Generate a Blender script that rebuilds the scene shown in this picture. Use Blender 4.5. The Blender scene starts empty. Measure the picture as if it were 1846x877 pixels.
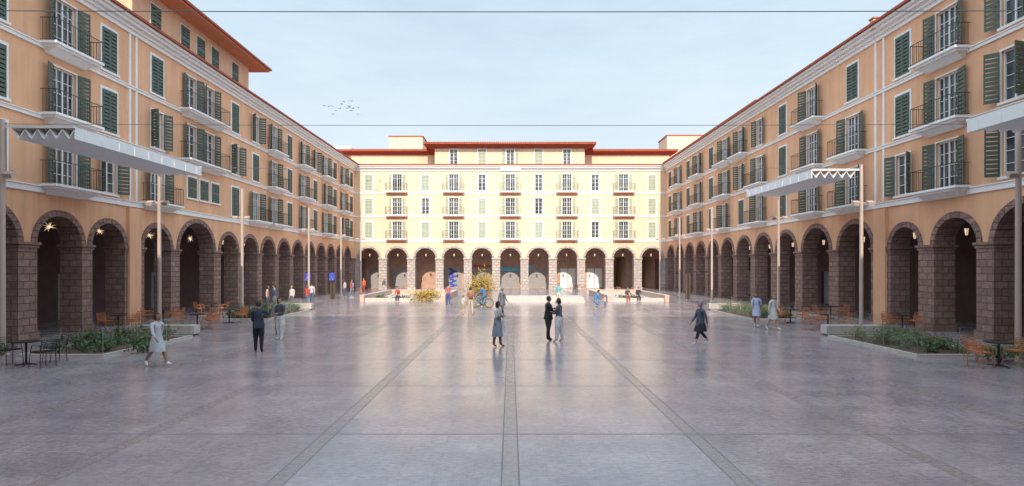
import bpy, bmesh, math, random
from mathutils import Vector, Matrix
random.seed(7)
R=math.radians
SC=bpy.context.scene
SC.view_settings.view_transform='Standard'
SC.view_settings.look='None'
SC.view_settings.exposure=0

# ------------------------------------------------------------ materials
def newmat(name):
    m=bpy.data.materials.new(name); m.use_nodes=True
    nt=m.node_tree; b=nt.nodes['Principled BSDF']
    return m,nt,b
def mixc(nt,fac,a,b,blend='MIX'):
    n=nt.nodes.new('ShaderNodeMix'); n.data_type='RGBA'; n.blend_type=blend
    for sock,v in ((n.inputs['Factor'],fac),(n.inputs['A'],a),(n.inputs['B'],b)):
        if hasattr(v,'links') or hasattr(v,'is_linked'): nt.links.new(v,sock)
        else:
            sock.default_value = v if not isinstance(v,tuple) else (v[0],v[1],v[2],1)
    return n.outputs['Result']
def math_(nt,op,a,b=None,c=None):
    n=nt.nodes.new('ShaderNodeMath'); n.operation=op
    for i,v in enumerate((a,b,c)):
        if v is None: continue
        if hasattr(v,'is_linked'): nt.links.new(v,n.inputs[i])
        else: n.inputs[i].default_value=v
    return n.outputs[0]
def noise(nt,vec,scale,detail=4,rough=.6):
    n=nt.nodes.new('ShaderNodeTexNoise'); n.inputs['Scale'].default_value=scale
    n.inputs['Detail'].default_value=detail; n.inputs['Roughness'].default_value=rough
    nt.links.new(vec,n.inputs['Vector']); return n.outputs['Fac']
def M(name,col,rough=.6,var=.15,scale=2.0,bump=0,bscale=40,metal=0,spec=.5,emit=0,stain=False):
    m,nt,b=newmat(name)
    tc=nt.nodes.new('ShaderNodeTexCoord').outputs['Object']
    f=noise(nt,tc,scale)
    f=math_(nt,'MULTIPLY_ADD',f,2.2,-.6)
    lo=tuple(c*(1-var) for c in col); hi=tuple(min(1,c*(1+var)) for c in col)
    c=mixc(nt,f,lo,hi)
    if stain:
        mp=nt.nodes.new('ShaderNodeMapping'); mp.inputs['Scale'].default_value=(1.2,1.2,.12)
        nt.links.new(tc,mp.inputs['Vector'])
        s=noise(nt,mp.outputs[0],1.6,6,.7)
        s=math_(nt,'MULTIPLY_ADD',s,2.4,-.75)
        c=mixc(nt,s,tuple(x*.78 for x in col),c)
    nt.links.new(c,b.inputs['Base Color'])
    b.inputs['Roughness'].default_value=rough; b.inputs['Metallic'].default_value=metal
    b.inputs['Specular IOR Level'].default_value=spec
    if bump:
        bn=nt.nodes.new('ShaderNodeBump'); bn.inputs['Strength'].default_value=bump; bn.inputs['Distance'].default_value=.02
        nt.links.new(noise(nt,tc,bscale),bn.inputs['Height']); nt.links.new(bn.outputs[0],b.inputs['Normal'])
    if emit:
        b.inputs['Emission Color'].default_value=(*col,1); b.inputs['Emission Strength'].default_value=emit
    return m
def stone(name,c1,c2,mortar,bw=.55,bh=.3):
    m,nt,b=newmat(name)
    tc=nt.nodes.new('ShaderNodeTexCoord').outputs['Object']
    sp=nt.nodes.new('ShaderNodeSeparateXYZ'); nt.links.new(tc,sp.inputs[0])
    cb=nt.nodes.new('ShaderNodeCombineXYZ')
    nt.links.new(math_(nt,'ADD',sp.outputs[0],sp.outputs[1]),cb.inputs[0]); nt.links.new(sp.outputs[2],cb.inputs[1])
    br=nt.nodes.new('ShaderNodeTexBrick'); nt.links.new(cb.outputs[0],br.inputs['Vector'])
    br.inputs['Scale'].default_value=1; br.inputs['Brick Width'].default_value=bw; br.inputs['Row Height'].default_value=bh
    br.inputs['Mortar Size'].default_value=.022; br.inputs['Mortar Smooth'].default_value=.4
    br.inputs['Color1'].default_value=(*c1,1); br.inputs['Color2'].default_value=(*c2,1); br.inputs['Mortar'].default_value=(*mortar,1)
    f=noise(nt,tc,4,6,.75)
    c=mixc(nt,math_(nt,'MULTIPLY_ADD',f,3,-1),tuple(x*.5 for x in c1),br.outputs['Color'])
    nt.links.new(c,b.inputs['Base Color']); b.inputs['Roughness'].default_value=.85
    h=math_(nt,'SUBTRACT',f,math_(nt,'MULTIPLY',br.outputs['Fac'],.8))
    bn=nt.nodes.new('ShaderNodeBump'); bn.inputs['Strength'].default_value=1.0; bn.inputs['Distance'].default_value=.08
    nt.links.new(h,bn.inputs['Height']); nt.links.new(bn.outputs[0],b.inputs['Normal'])
    return m

mt={}
mt['stucco']=M('stucco_ochre',(.82,.45,.265),.9,.08,1.2,.35,60,stain=True)
mt['stuccof']=M('stucco_sunlit_cream',(.74,.555,.395),.9,.06,1.0,.3,60,stain=True)  # same wall colour as the sides, with sunlit paleness put into it
mt['stuccot']=M('stucco_light',(.72,.45,.29),.9,.08,1.0,.3,60,stain=True)
mt['soffit_and_shade']=M('terracotta_soffit_and_shade',(.56,.20,.10),.85,.12,2)
mt['trim']=M('white_trim',(.80,.76,.74),.75,.06,3,.2,50)
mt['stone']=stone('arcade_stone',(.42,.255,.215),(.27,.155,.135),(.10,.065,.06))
mt['stonef']=stone('arcade_stone_sunlit',(.60,.50,.46),(.50,.41,.37),(.34,.27,.24),.6,.35)  # sunlit copy of the arcade stone, brightness put into the block colours
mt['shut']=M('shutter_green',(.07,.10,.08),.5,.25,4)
mt['shutf']=M('shutter_green_sunlit',(.38,.41,.31),.6,.12,4)  # green shutters again, paled in the colour as if in full sun
mt['frame']=M('window_frame_white',(.74,.74,.71),.5,.05,4)
mt['iron']=M('black_iron',(.035,.03,.03),.45,.2,5,metal=.4)
mt['slab']=M('balcony_slab',(.82,.80,.79),.7,.08,4,.2,40)
mt['tile']=M('roof_tile',(.36,.08,.04),.8,.25,6,.6,12)
mt['dark']=M('arcade_interior_shaded',(.12,.07,.065),.85,.2,1.5)  # shade inside the arcades put into the dark base colour
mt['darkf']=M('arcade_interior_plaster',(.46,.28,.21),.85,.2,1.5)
mt['ceil']=M('arcade_ceiling',(.14,.08,.065),.9,.15,1)  # base colour darkened too, carrying the arcade shade
mt['metalsh']=M('roller_shutter',(.30,.28,.28),.5,.15,3)
mt['red']=M('red_cloth',(.45,.06,.03),.8,.2,4)
mt['pole']=M('pole_beige_metal',(.52,.41,.36),.4,.05,3,metal=.15)
mt['canvas']=M('canvas_white',(.82,.80,.79),.85,.04,3,.1,30)
mt['cable']=M('steel_cable',(.12,.12,.13),.5)
mt['concrete']=M('pale_concrete',(.50,.44,.40),.7,.12,4,.3,30)
mt['pink']=M('pink_stone',(.52,.36,.30),.7,.12,3,.3,30)
mt['orange']=M('chair_orange',(.46,.15,.05),.5,.1,6)
mt['lampw']=M('lantern_glass_warm',(1,.72,.46),.3,.02,3,emit=.8)
mt['soil']=M('soil',(.09,.06,.04),.95,.3,8,.6,20)
mt['blue']=M('poster_blue',(.03,.06,.42),.6,.5,6)
mt['cyan']=M('sign_cyan',(.10,.42,.60),.5,.1,2)
mt['white']=M('white_panel',(.75,.75,.74),.5,.05,2)
mt['redsign']=M('sign_red',(.45,.05,.04),.5,.1,2)
def glassmat():
    m,nt,b=newmat('window_glass')
    tc=nt.nodes.new('ShaderNodeTexCoord').outputs['Object']
    f=noise(nt,tc,.9,3)
    c=mixc(nt,math_(nt,'MULTIPLY_ADD',f,2.5,-.8),(.02,.025,.035),(.14,.14,.15))
    nt.links.new(c,b.inputs['Base Color']); b.inputs['Roughness'].default_value=.08
    bn=nt.nodes.new('ShaderNodeBump'); bn.inputs['Strength'].default_value=.15; bn.inputs['Distance'].default_value=.05
    nt.links.new(noise(nt,tc,1.3,2),bn.inputs['Height']); nt.links.new(bn.outputs[0],b.inputs['Normal'])
    return m
mt['glass']=glassmat()
def clearmat():
    m,nt,b=newmat('clear_glass')
    tr=nt.nodes.new('ShaderNodeBsdfTransparent'); tr.inputs[0].default_value=(.95,.97,.96,1)
    gl=nt.nodes.new('ShaderNodeBsdfGlossy'); gl.inputs['Roughness'].default_value=.02
    lw=nt.nodes.new('ShaderNodeLayerWeight'); lw.inputs['Blend'].default_value=.5
    f=math_(nt,'MULTIPLY_ADD',math_(nt,'POWER',lw.outputs['Facing'],4),.40,.05)
    tc=nt.nodes.new('ShaderNodeTexCoord').outputs['Object']
    f=math_(nt,'ADD',f,math_(nt,'MULTIPLY',noise(nt,tc,2),.03))
    mx=nt.nodes.new('ShaderNodeMixShader')
    nt.links.new(f,mx.inputs[0]); nt.links.new(tr.outputs[0],mx.inputs[1]); nt.links.new(gl.outputs[0],mx.inputs[2])
    nt.links.new(mx.outputs[0],nt.nodes['Material Output'].inputs['Surface'])
    return m
mt['clear']=clearmat()
def leafmat(name,a,b_):
    m,nt,b=newmat(name)
    tc=nt.nodes.new('ShaderNodeTexCoord').outputs['Object']
    c=mixc(nt,math_(nt,'MULTIPLY_ADD',noise(nt,tc,6,3),3,-1),a,b_)
    nt.links.new(c,b.inputs['Base Color']); b.inputs['Roughness'].default_value=.6
    return m
mt['leaf']=leafmat('leaf_green',(.03,.055,.02),(.12,.16,.06))
mt['leafy']=leafmat('leaf_golden',(.20,.13,.02),(.48,.32,.06))

def pavemat():
    m,nt,b=newmat('plaza_paving')
    tc=nt.nodes.new('ShaderNodeTexCoord').outputs['Object']
    sp=nt.nodes.new('ShaderNodeSeparateXYZ'); nt.links.new(tc,sp.inputs[0])
    x,y=sp.outputs[0],sp.outputs[1]
    def dist(v,off,per):
        q=math_(nt,'FRACT',math_(nt,'ADD',math_(nt,'DIVIDE',math_(nt,'SUBTRACT',v,off),per),100.5))
        return math_(nt,'MULTIPLY',math_(nt,'ABSOLUTE',math_(nt,'SUBTRACT',q,.5)),per)
    def cell(v,off,per):
        return math_(nt,'FLOOR',math_(nt,'ADD',math_(nt,'DIVIDE',math_(nt,'SUBTRACT',v,off),per),100))
    dx=dist(x,0,3.27); dy=dist(y,2,4.0)
    band=math_(nt,'LESS_THAN',dx,.12)
    bedge=math_(nt,'LESS_THAN',math_(nt,'ABSOLUTE',math_(nt,'SUBTRACT',dx,.125)),.011)
    cross=math_(nt,'LESS_THAN',dy,.024)
    joint=math_(nt,'MAXIMUM',bedge,cross)
    cb=nt.nodes.new('ShaderNodeCombineXYZ'); nt.links.new(cell(x,0,3.27),cb.inputs[0]); nt.links.new(cell(y,2,4.0),cb.inputs[1])
    wn=nt.nodes.new('ShaderNodeTexWhiteNoise'); wn.noise_dimensions='2D'; nt.links.new(cb.outputs[0],wn.inputs['Vector'])
    br=nt.nodes.new('ShaderNodeTexBrick'); nt.links.new(tc,br.inputs['Vector']); br.inputs['Scale'].default_value=1
    br.inputs['Brick Width'].default_value=1.09; br.inputs['Row Height'].default_value=.5; br.inputs['Mortar Size'].default_value=.006
    br.inputs['Color1'].default_value=(.78,.78,.81,1); br.inputs['Color2'].default_value=(1,1,1,1); br.inputs['Mortar'].default_value=(.62,.60,.60,1)
    mp=nt.nodes.new('ShaderNodeMapping'); mp.inputs['Scale'].default_value=(1,2.2,1); nt.links.new(tc,mp.inputs['Vector'])
    n1=noise(nt,tc,.5,7,.68); n2=noise(nt,mp.outputs[0],7,6,.82)
    vo=nt.nodes.new('ShaderNodeTexVoronoi'); vo.inputs['Scale'].default_value=24; nt.links.new(mp.outputs[0],vo.inputs['Vector'])
    c=mixc(nt,math_(nt,'MULTIPLY_ADD',n1,3.0,-1.0),(.33,.275,.295),(.55,.475,.47))
    c=mixc(nt,math_(nt,'MULTIPLY_ADD',n2,5.0,-2.0),mixc(nt,1.0,c,(.52,.50,.54),'MULTIPLY'),c)
    c=mixc(nt,math_(nt,'MULTIPLY',math_(nt,'LESS_THAN',vo.outputs['Distance'],.25),.35),c,(.58,.53,.54))
    c=mixc(nt,.8,c,br.outputs['Color'],'MULTIPLY')
    c=mixc(nt,math_(nt,'MULTIPLY',wn.outputs['Value'],.30),c,(.29,.25,.28))
    bc=mixc(nt,math_(nt,'MULTIPLY',vo.outputs['Distance'],1.2),(.40,.32,.30),(.18,.14,.14))
    c=mixc(nt,math_(nt,'MULTIPLY',band,.75),c,bc)
    c=mixc(nt,math_(nt,'MULTIPLY',joint,.88),c,(.09,.07,.07))
    nt.links.new(c,b.inputs['Base Color'])
    r=math_(nt,'MULTIPLY_ADD',n2,.24,.03)
    r=math_(nt,'ADD',r,math_(nt,'MULTIPLY',n1,.09))
    r=math_(nt,'ADD',r,math_(nt,'MULTIPLY',joint,.35))
    r=math_(nt,'ADD',r,math_(nt,'MULTIPLY',band,.07))
    nt.links.new(r,b.inputs['Roughness'])
    b.inputs['IOR'].default_value=1.75
    b.inputs['Specular IOR Level'].default_value=.8
    h=math_(nt,'ADD',math_(nt,'MULTIPLY',n2,.6),math_(nt,'MULTIPLY',vo.outputs['Distance'],.3))
    h=math_(nt,'SUBTRACT',h,math_(nt,'MULTIPLY',joint,.8))
    bn=nt.nodes.new('ShaderNodeBump'); bn.inputs['Strength'].default_value=.22; bn.inputs['Distance'].default_value=.006
    nt.links.new(h,bn.inputs['Height']); nt.links.new(bn.outputs[0],b.inputs['Normal'])
    return m
mt['pave']=pavemat()

# ------------------------------------------------------------ mesh builder
class Fr:
    def __init__(s,O,u,n): s.O=Vector(O); s.u=Vector(u); s.n=Vector(n)
    def __call__(s,u,n,z): return s.O+s.u*u+s.n*n+Vector((0,0,z))
W=Fr((0,0,0),(1,0,0),(0,1,0))
class MB:
    def __init__(s): s.d={}
    def g(s,m):
        return s.d.setdefault(m,([],[]))
    def poly(s,m,pts):
        v,f=s.g(m); k=len(v); v.extend(pts); f.append(tuple(range(k,k+len(pts))))
    def hexa(s,m,p):
        v,f=s.g(m); k=len(v); v.extend(p)
        for q in ((0,3,2,1),(4,5,6,7),(0,1,5,4),(1,2,6,5),(2,3,7,6),(3,0,4,7)): f.append(tuple(k+i for i in q))
    def box(s,m,F,u0,u1,n0,n1,z0,z1):
        s.hexa(m,[F(u0,n0,z0),F(u1,n0,z0),F(u1,n1,z0),F(u0,n1,z0),F(u0,n0,z1),F(u1,n0,z1),F(u1,n1,z1),F(u0,n1,z1)])
    def obox(s,m,o,a,b,c):
        s.hexa(m,[o,o+a,o+a+b,o+b,o+c,o+a+c,o+a+b+c,o+b+c])
    def tube(s,m,p0,p1,r0,r1=None,n=8):
        p0=Vector(p0);p1=Vector(p1)
        if r1 is None:r1=r0
        d=(p1-p0).normalized(); a=d.orthogonal().normalized(); b=d.cross(a)
        v,f=s.g(m); k=len(v)
        for p,r in ((p0,r0),(p1,r1)):
            for i in range(n):
                t=2*math.pi*i/n; v.append(p+(a*math.cos(t)+b*math.sin(t))*r)
        for i in range(n): f.append((k+i,k+(i+1)%n,k+n+(i+1)%n,k+n+i))
        f.append(tuple(k+i for i in range(n))[::-1]); f.append(tuple(k+n+i for i in range(n)))
    def path(s,m,pts,r,n=8):
        for a,b in zip(pts[:-1],pts[1:]): s.tube(m,a,b,r,None,n)
    def ring(s,m,c,ax,R_,r,n=24,k=6):
        ax=Vector(ax).normalized(); a=ax.orthogonal().normalized(); b=ax.cross(a)
        c=Vector(c); v,f=s.g(m); k0=len(v)
        for i in range(n):
            t=2*math.pi*i/n; d=a*math.cos(t)+b*math.sin(t)
            for j in range(k):
                q=2*math.pi*j/k; v.append(c+d*(R_+r*math.cos(q))+ax*(r*math.sin(q)))
        for i in range(n):
            for j in range(k):
                f.append((k0+i*k+j,k0+((i+1)%n)*k+j,k0+((i+1)%n)*k+(j+1)%k,k0+i*k+(j+1)%k))
    def ball(s,m,c,rx,ry,rz,nu=10,nv=7):
        c=Vector(c); v,f=s.g(m); k=len(v)
        for j in range(nv+1):
            ph=math.pi*j/nv
            for i in range(nu):
                t=2*math.pi*i/nu; v.append(c+Vector((rx*math.sin(ph)*math.cos(t),ry*math.sin(ph)*math.sin(t),rz*math.cos(ph))))
        for j in range(nv):
            for i in range(nu): f.append((k+j*nu+i,k+j*nu+(i+1)%nu,k+(j+1)*nu+(i+1)%nu,k+(j+1)*nu+i))
    def mesh(s,name,mats,origin=Vector((0,0,0)),smooth=False):
        me=bpy.data.meshes.new(name); V=[];Fc=[];mi=[]
        for idx,m in enumerate(mats):
            v,f=s.d[m]; k=len(V); V+= [Vector(q)-origin for q in v]; Fc+=[tuple(k+i for i in t) for t in f]; mi+=[idx]*len(f)
            me.materials.append(mt[m] if isinstance(m,str) else m)
        me.from_pydata([tuple(v) for v in V],[],Fc)
        me.polygons.foreach_set('material_index',mi)
        if smooth: me.polygons.foreach_set('use_smooth',[True]*len(Fc))
        bm=bmesh.new(); bm.from_mesh(me); bmesh.ops.recalc_face_normals(bm,faces=bm.faces); bm.to_mesh(me); bm.free()
        return me
    def single(s,name,origin=(0,0,0),smooth=False,rot=0,at=None):
        me=s.mesh(name,list(s.d.keys()),Vector(origin),smooth)
        ob=bpy.data.objects.new(name,me); SC.collection.objects.link(ob)
        ob.location=at if at is not None else origin; ob.rotation_euler[2]=rot
        return ob
    def group(s,name,names):
        e=bpy.data.objects.new(name,None); SC.collection.objects.link(e)
        for m in s.d:
            nm=names.get(m,m)
            ob=bpy.data.objects.new(nm,s.mesh(nm,[m])); SC.collection.objects.link(ob); ob.parent=e
        return e
PN={'stucco':'walls','stuccof':'walls','stuccot':'upper_walls','trim':'cornices_and_trim','stone':'stone_arcade','stonef':'stone_arcade','shut':'shutters','shutf':'shutters','frame':'window_frames','iron':'balcony_railings','slab':'balcony_slabs','tile':'roof','soffit_and_shade':'eaves_soffit_and_balcony_shade','dark':'arcade_back_wall','darkf':'arcade_back_wall','ceil':'arcade_ceiling','metalsh':'roller_shutters','glass':'window_glass','red':'curtains'}

# ------------------------------------------------------------ ground
g=MB(); g.poly('pave',[Vector((-300,-150,0)),Vector((300,-150,0)),Vector((300,500,0)),Vector((-300,500,0))]); g.single('plaza_pavement')

# ------------------------------------------------------------ building parts
FL=[6.5,9.5,12.5]
def leaf(b,F,m,uh,s,w,th,z0,z1,slats=11):
    dirv=F.u*(s*math.cos(th))+F.n*math.sin(th); nor=F.n*math.cos(th)-F.u*(s*math.sin(th)); up=Vector((0,0,1))
    o=F(uh,.035,z0); t=.035; h=z1-z0; fr=.055
    b.obox(m,o,dirv*fr,nor*t,up*h); b.obox(m,o+dirv*(w-fr),dirv*fr,nor*t,up*h)
    for zz in (0,h*.45,h-.08): b.obox(m,o+dirv*fr+up*zz+nor*.003,dirv*(w-2*fr),nor*(t-.006),up*.08)
    st=h/slats
    for i in range(slats):
        zz=(i+.15)*st
        b.obox(m,o+dirv*fr+up*zz+nor*.004,dirv*(w-2*fr),nor*.026-up*.03,up*(st*.62))
def pane(b,F,u0,u1,z0,z1,curtain=False,cols=2,rows=4):
    b.box('glass',F,u0,u1,-.2,-.17,z0,z1)
    w=u1-u0; f=.055
    for u in (u0,u1-f): b.box('frame',F,u,u+f,-.165,-.10,z0,z1)
    for z in (z0,z1-f): b.box('frame',F,u0+f,u1-f,-.163,-.102,z,z+f)
    for i in range(1,cols*2):
        uu=u0+w*i/(cols*2); ww=.035 if i==cols else .016
        b.box('frame',F,uu-ww,uu+ww,-.161,-.11,z0+f,z1-f)
    for i in range(1,rows):
        zz=z0+(z1-z0)*i/rows; b.box('frame',F,u0+f,u1-f,-.159,-.125,zz-.013,zz+.013)
    if curtain: b.box('red',F,u0+.1,u0+w*.4,-.12,-.105,z0+.1,z1-.2)
def surround(b,F,u0,u1,z0,z1,m='trim',w=.13,sill=True):
    b.box(m,F,u0-w,u0,-.0,.028,z0-.02,z1); b.box(m,F,u1,u1+w,0,.028,z0-.02,z1)
    b.box(m,F,u0-w,u1+w,0,.032,z1,z1+w)
    if sill: b.box(m,F,u0-w-.04,u1+w+.04,0,.09,z0-.12,z0-.02)
def balcony(b,F,c,hw,z,dep=.75,cm='slab'):
    b.box('slab',F,c-hw,c+hw,0.004,dep,z-.10,z)
    b.box('slab',F,c-hw+.10,c+hw-.10,0.004,dep-.12,z-.20,z-.103)
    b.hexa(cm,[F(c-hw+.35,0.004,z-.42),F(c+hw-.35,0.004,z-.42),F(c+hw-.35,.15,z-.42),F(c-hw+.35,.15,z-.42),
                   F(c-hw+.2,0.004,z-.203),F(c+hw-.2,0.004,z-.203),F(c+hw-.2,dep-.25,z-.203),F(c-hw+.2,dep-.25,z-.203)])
    n0=dep-.06; H=.98; r=.008
    pts=[F(c-hw+.05,.03,z+H),F(c-hw+.05,n0,z+H),F(c+hw-.05,n0,z+H),F(c+hw-.05,.03,z+H)]
    b.path('iron',pts,.017,4)
    b.path('iron',[p-Vector((0,0,H-.08)) for p in pts],.010,4)
    L=2*hw-.1; k=int(L/.13)
    for i in range(k+1):
        u=c-hw+.05+L*i/k; b.tube('iron',F(u,n0,z),F(u,n0,z+H),.016 if i in(0,k) else r,None,4)
    for i in range(1,5):
        n=n0*i/5
        for u in (c-hw+.05,c+hw-.05): b.tube('iron',F(u,n,z),F(u,n,z+H),r,None,4)
def window(b,F,t,c,z,sm):
    if t=='S':
        r=(c-.48,c+.48,z+.12,z+2.15); surround(b,F,*r)
        for s in(-1,1):
            leaf(b,F,sm,c+s*.475,-s,.47,0.0,r[2],r[3]-.01)
    elif t=='W':
        r=(c-.48,c+.48,z+.12,z+2.15); surround(b,F,*r); pane(b,F,*r,cols=1)
    elif t=='w':
        r=(c-.45,c+.45,z+.75,z+2.0); surround(b,F,*r)
        for s in(-1,1): leaf(b,F,sm,c+s*.445,-s,.44,0.0,r[2],r[3]-.01,8)
    elif t=='O':
        r=(c-.5,c+.5,z+.12,z+2.15); surround(b,F,*r,w=.08); pane(b,F,*r,cols=1)
        for s in(-1,1): leaf(b,F,sm,c+s*.55,s,.5,R(random.uniform(25,75)),r[2],r[3]-.01)
    elif t=='B':
        r=(c-.62,c+.62,z+.02,z+2.2); pane(b,F,*r,curtain=random.random()<.10)
        surround(b,F,*r,w=.07,sill=False)
        for s in(-1,1): leaf(b,F,sm,c+s*.68,s,.56,R(random.uniform(8,38)),r[2]+.03,r[3],12)
        balcony(b,F,c,1.38,z)
    elif t=='F':
        r=(c-.62,c+.62,z+.02,z+2.2); pane(b,F,*r)
        surround(b,F,*r,w=.07,sill=False)
        for s in(-1,1): leaf(b,F,sm,c+s*.68,s,.38,R(random.uniform(5,20)),r[2]+.03,r[3],12)
        balcony(b,F,c,1.38,z,.75,'soffit_and_shade')  # red corbel colour stands in for the shadow under the balcony
    elif t=='P':
        rs=[]
        for cc in (c-1.05,c+1.05):
            r=(cc-.5,cc+.5,z+.02,z+2.2); pane(b,F,*r,cols=1); surround(b,F,*r,w=.07,sill=False)
            for s in(-1,1): leaf(b,F,sm,cc+s*.54,s,.46,R(random.uniform(8,40)),r[2]+.03,r[3],12)
            rs.append(r)
        balcony(b,F,c,2.35,z)
        return rs
    elif t=='D':
        rs=[]
        for cc in (c-1.0,c+.35,c+1.7): rs+=window(b,F,'w',cc,z,sm)
        return rs
    else: return []
    return [r]
def cutwall(b,F,m,U0,U1,z0,z1,rects,n=0.,dep=.2):
    us=sorted({U0,U1,*[r[0] for r in rects],*[r[1] for r in rects]}); zs=sorted({z0,z1,*[r[2] for r in rects],*[r[3] for r in rects]})
    for a,c in zip(us[:-1],us[1:]):
        um=(a+c)/2
        for d,e in zip(zs[:-1],zs[1:]):
            zm=(d+e)/2
            if any(r[0]<um<r[1] and r[2]<zm<r[3] for r in rects): continue
            b.poly(m,[F(a,n,d),F(c,n,d),F(c,n,e),F(a,n,e)])
    for r in rects:
        a,c,d,e=r
        for p,q in (((a,d),(a,e)),((c,d),(c,e)),((a,d),(c,d)),((a,e),(c,e))):
            b.poly(m,[F(p[0],n,p[1]),F(q[0],n,q[1]),F(q[0],n-dep,q[1]),F(p[0],n-dep,p[1])])
def arcade(b,F,U0,U1,ops,wall,st,T=.95,spring=4.0,top=6.3):
    ops=sorted(ops)
    e=[U0]+[x for o in ops for x in o[:2]]+[U1]
    for i in range(0,len(e),2):
        a,c=e[i],e[i+1]
        if c-a<.02: continue
        b.box(st,F,a,c,-T,.05,.35,spring-.22)
        b.box(st,F,a-.05,c+.05,-T-.05,.11,0,.35)
        b.box(st,F,a-.045,c+.045,-T-.045,.10,spring-.22,spring-.11)
        b.box(st,F,a-.09,c+.09,-T-.09,.15,spring-.107,spring+.02)
        b.box(wall,F,a,c,-T,0,spring+.02,top)
    N=18
    for o in ops:
        a,c=o[:2]; rise=o[2] if len(o)>2 else (c-a)/2
        cu=(a+c)/2; rr=(c-a)/2
        pts=[(cu-rr*math.cos(math.pi*i/N),spring+.02+rise*math.sin(math.pi*i/N)) for i in range(N+1)]
        k=.26
        out=[(cu-(rr+k)*math.cos(math.pi*i/N),spring+.02+(rise+k)*math.sin(math.pi*i/N)) for i in range(N+1)]
        for i in range(N):
            p,q=pts[i],pts[i+1]; P_,Q_=out[i],out[i+1]
            for nn in (0,-T): b.poly(wall,[F(p[0],nn,p[1]),F(q[0],nn,q[1]),F(q[0],nn,top),F(p[0],nn,top)])
            g_=.04
            def lp(A,B,t): return (A[0]+(B[0]-A[0])*t,A[1]+(B[1]-A[1])*t)
            p2,q2,P2,Q2=lp(p,q,g_),lp(p,q,1-g_),lp(P_,Q_,g_),lp(P_,Q_,1-g_)
            b.hexa(st,[F(p2[0],-T+.0,p2[1]-.012),F(q2[0],-T,q2[1]-.012),F(Q2[0],-T,Q2[1]),F(P2[0],-T,P2[1]),
                       F(p2[0],.055,p2[1]-.012),F(q2[0],.055,q2[1]-.012),F(Q2[0],.055,Q2[1]),F(P2[0],.055,P2[1])])
def shell(b,F,U0,U1,ops,cols,wall,st,sm,ztop=15.35,depth=12,backrects=(),bw='dark'):
    arcade(b,F,U0,U1,ops,wall,st)
    rects=[]
    for c,ty in cols:
        for i,t in enumerate(ty): rects+=window(b,F,t,c,FL[i],sm)
    cutwall(b,F,wall,U0,U1,6.3,ztop,rects)
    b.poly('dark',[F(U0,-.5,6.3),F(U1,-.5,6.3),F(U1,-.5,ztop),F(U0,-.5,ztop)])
    for i,z in enumerate(FL):
        hh=.26 if i==0 else .16
        b.box('trim',F,U0,U1,0.001,.07,z-.12-hh,z-.14); b.box('trim',F,U0,U1,0.001,.11,z-.137,z-.09)
    b.box('trim',F,U0,U1,-.3,.10,ztop-.25,ztop-.05); b.box('trim',F,U0,U1,-.3,.22,ztop-.047,ztop+.12)
    b.box('trim',F,U0,U1,-.3,.40,ztop+.123,ztop+.28); b.box('trim',F,U0,U1,-.3,.55,ztop+.283,ztop+.42)
    z=ztop+.43
    b.hexa('tile',[F(U0,.68,z),F(U1,.68,z),F(U1,-6,z+1.0),F(U0,-6,z+1.0),F(U0,.68,z+.12),F(U1,.68,z+.12),F(U1,-6,z+1.15),F(U0,-6,z+1.15)])
    b.hexa('tile',[F(U0,-6.01,z+1.0),F(U1,-6.01,z+1.0),F(U1,-depth,z-.3),F(U0,-depth,z-.3),F(U0,-6.01,z+1.15),F(U1,-6.01,z+1.15),F(U1,-depth,z-.1),F(U0,-depth,z-.1)])
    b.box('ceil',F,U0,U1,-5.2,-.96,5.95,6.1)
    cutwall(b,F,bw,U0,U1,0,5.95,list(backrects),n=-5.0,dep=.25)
    b.poly(wall,[F(U0,-depth,0),F(U1,-depth,0),F(U1,-depth,ztop),F(U0,-depth,ztop)])
    for u in (U0+.01,U1-.01):
        b.poly(wall,[F(u,-depth,0),F(u,-5.2,0),F(u,-5.2,6.2),F(u,-depth,6.2)])
        b.poly(wall,[F(u,-depth,6.2),F(u,-.3,6.2),F(u,-.3,ztop),F(u,-depth,ztop)])
def vstrips(b,F,us,z0=6.45,z1=15.1):
    for u in us: b.box('trim',F,u-.07,u+.07,.001,.05,z0,z1)

YF=70.5; XS=19.75
# ---------------- left building
FLft=Fr((-XS,0,0),(0,1,0),(1,0,0))
lops=[(-4,-1.4),(-.5,2.1),(3,5.5),(6.3,8.8),(9.6,12.1),(12.9,15.4),(16.2,18.7),(19.5,22.2),(23.1,25.5),(26.15,28.35),(29.85,32.2),(33.05,36.9,1.72)]
u=37.75
while u+2.35<YF-.3: lops.append((u,u+2.35)); u+=3.15
lcols=[(-3,'BBB'),(0.5,'SSS'),(4,'BBB'),(7.5,'SSS'),(11,'BBB'),(14.6,'SSS'),(18,'BBB'),(21.2,'SSS'),(24.6,'BBB'),(27.3,'OSS'),(31,'BOS'),(35.4,'DPP'),(39.8,'SOS'),(43,'BSO'),(46.3,'BBB'),(49.6,'SSS'),(52.9,'BBB'),(56.1,'SSO'),(59.3,'BBB'),(62.4,'SSS'),(65.6,'BBB'),(68.8,'SSS')]
b=MB()
shops=[(a+.5,c-.5,0.05,2.6) for a,c in [(o[0],o[1]) for o in lops]][::2]
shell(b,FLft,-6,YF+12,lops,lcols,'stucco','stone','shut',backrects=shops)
vstrips(b,FLft,[28.75,29.25])
b.box('stucco',FLft,28.55,29.45,0.001,.16,.0,6.05)
for s in shops: b.box('metalsh',FLft,s[0],s[1],-5.3,-5.2,s[2],s[3])
F2=Fr((-XS-.02,0,0),(0,1,0),(1,0,0))
rects=[]
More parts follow.
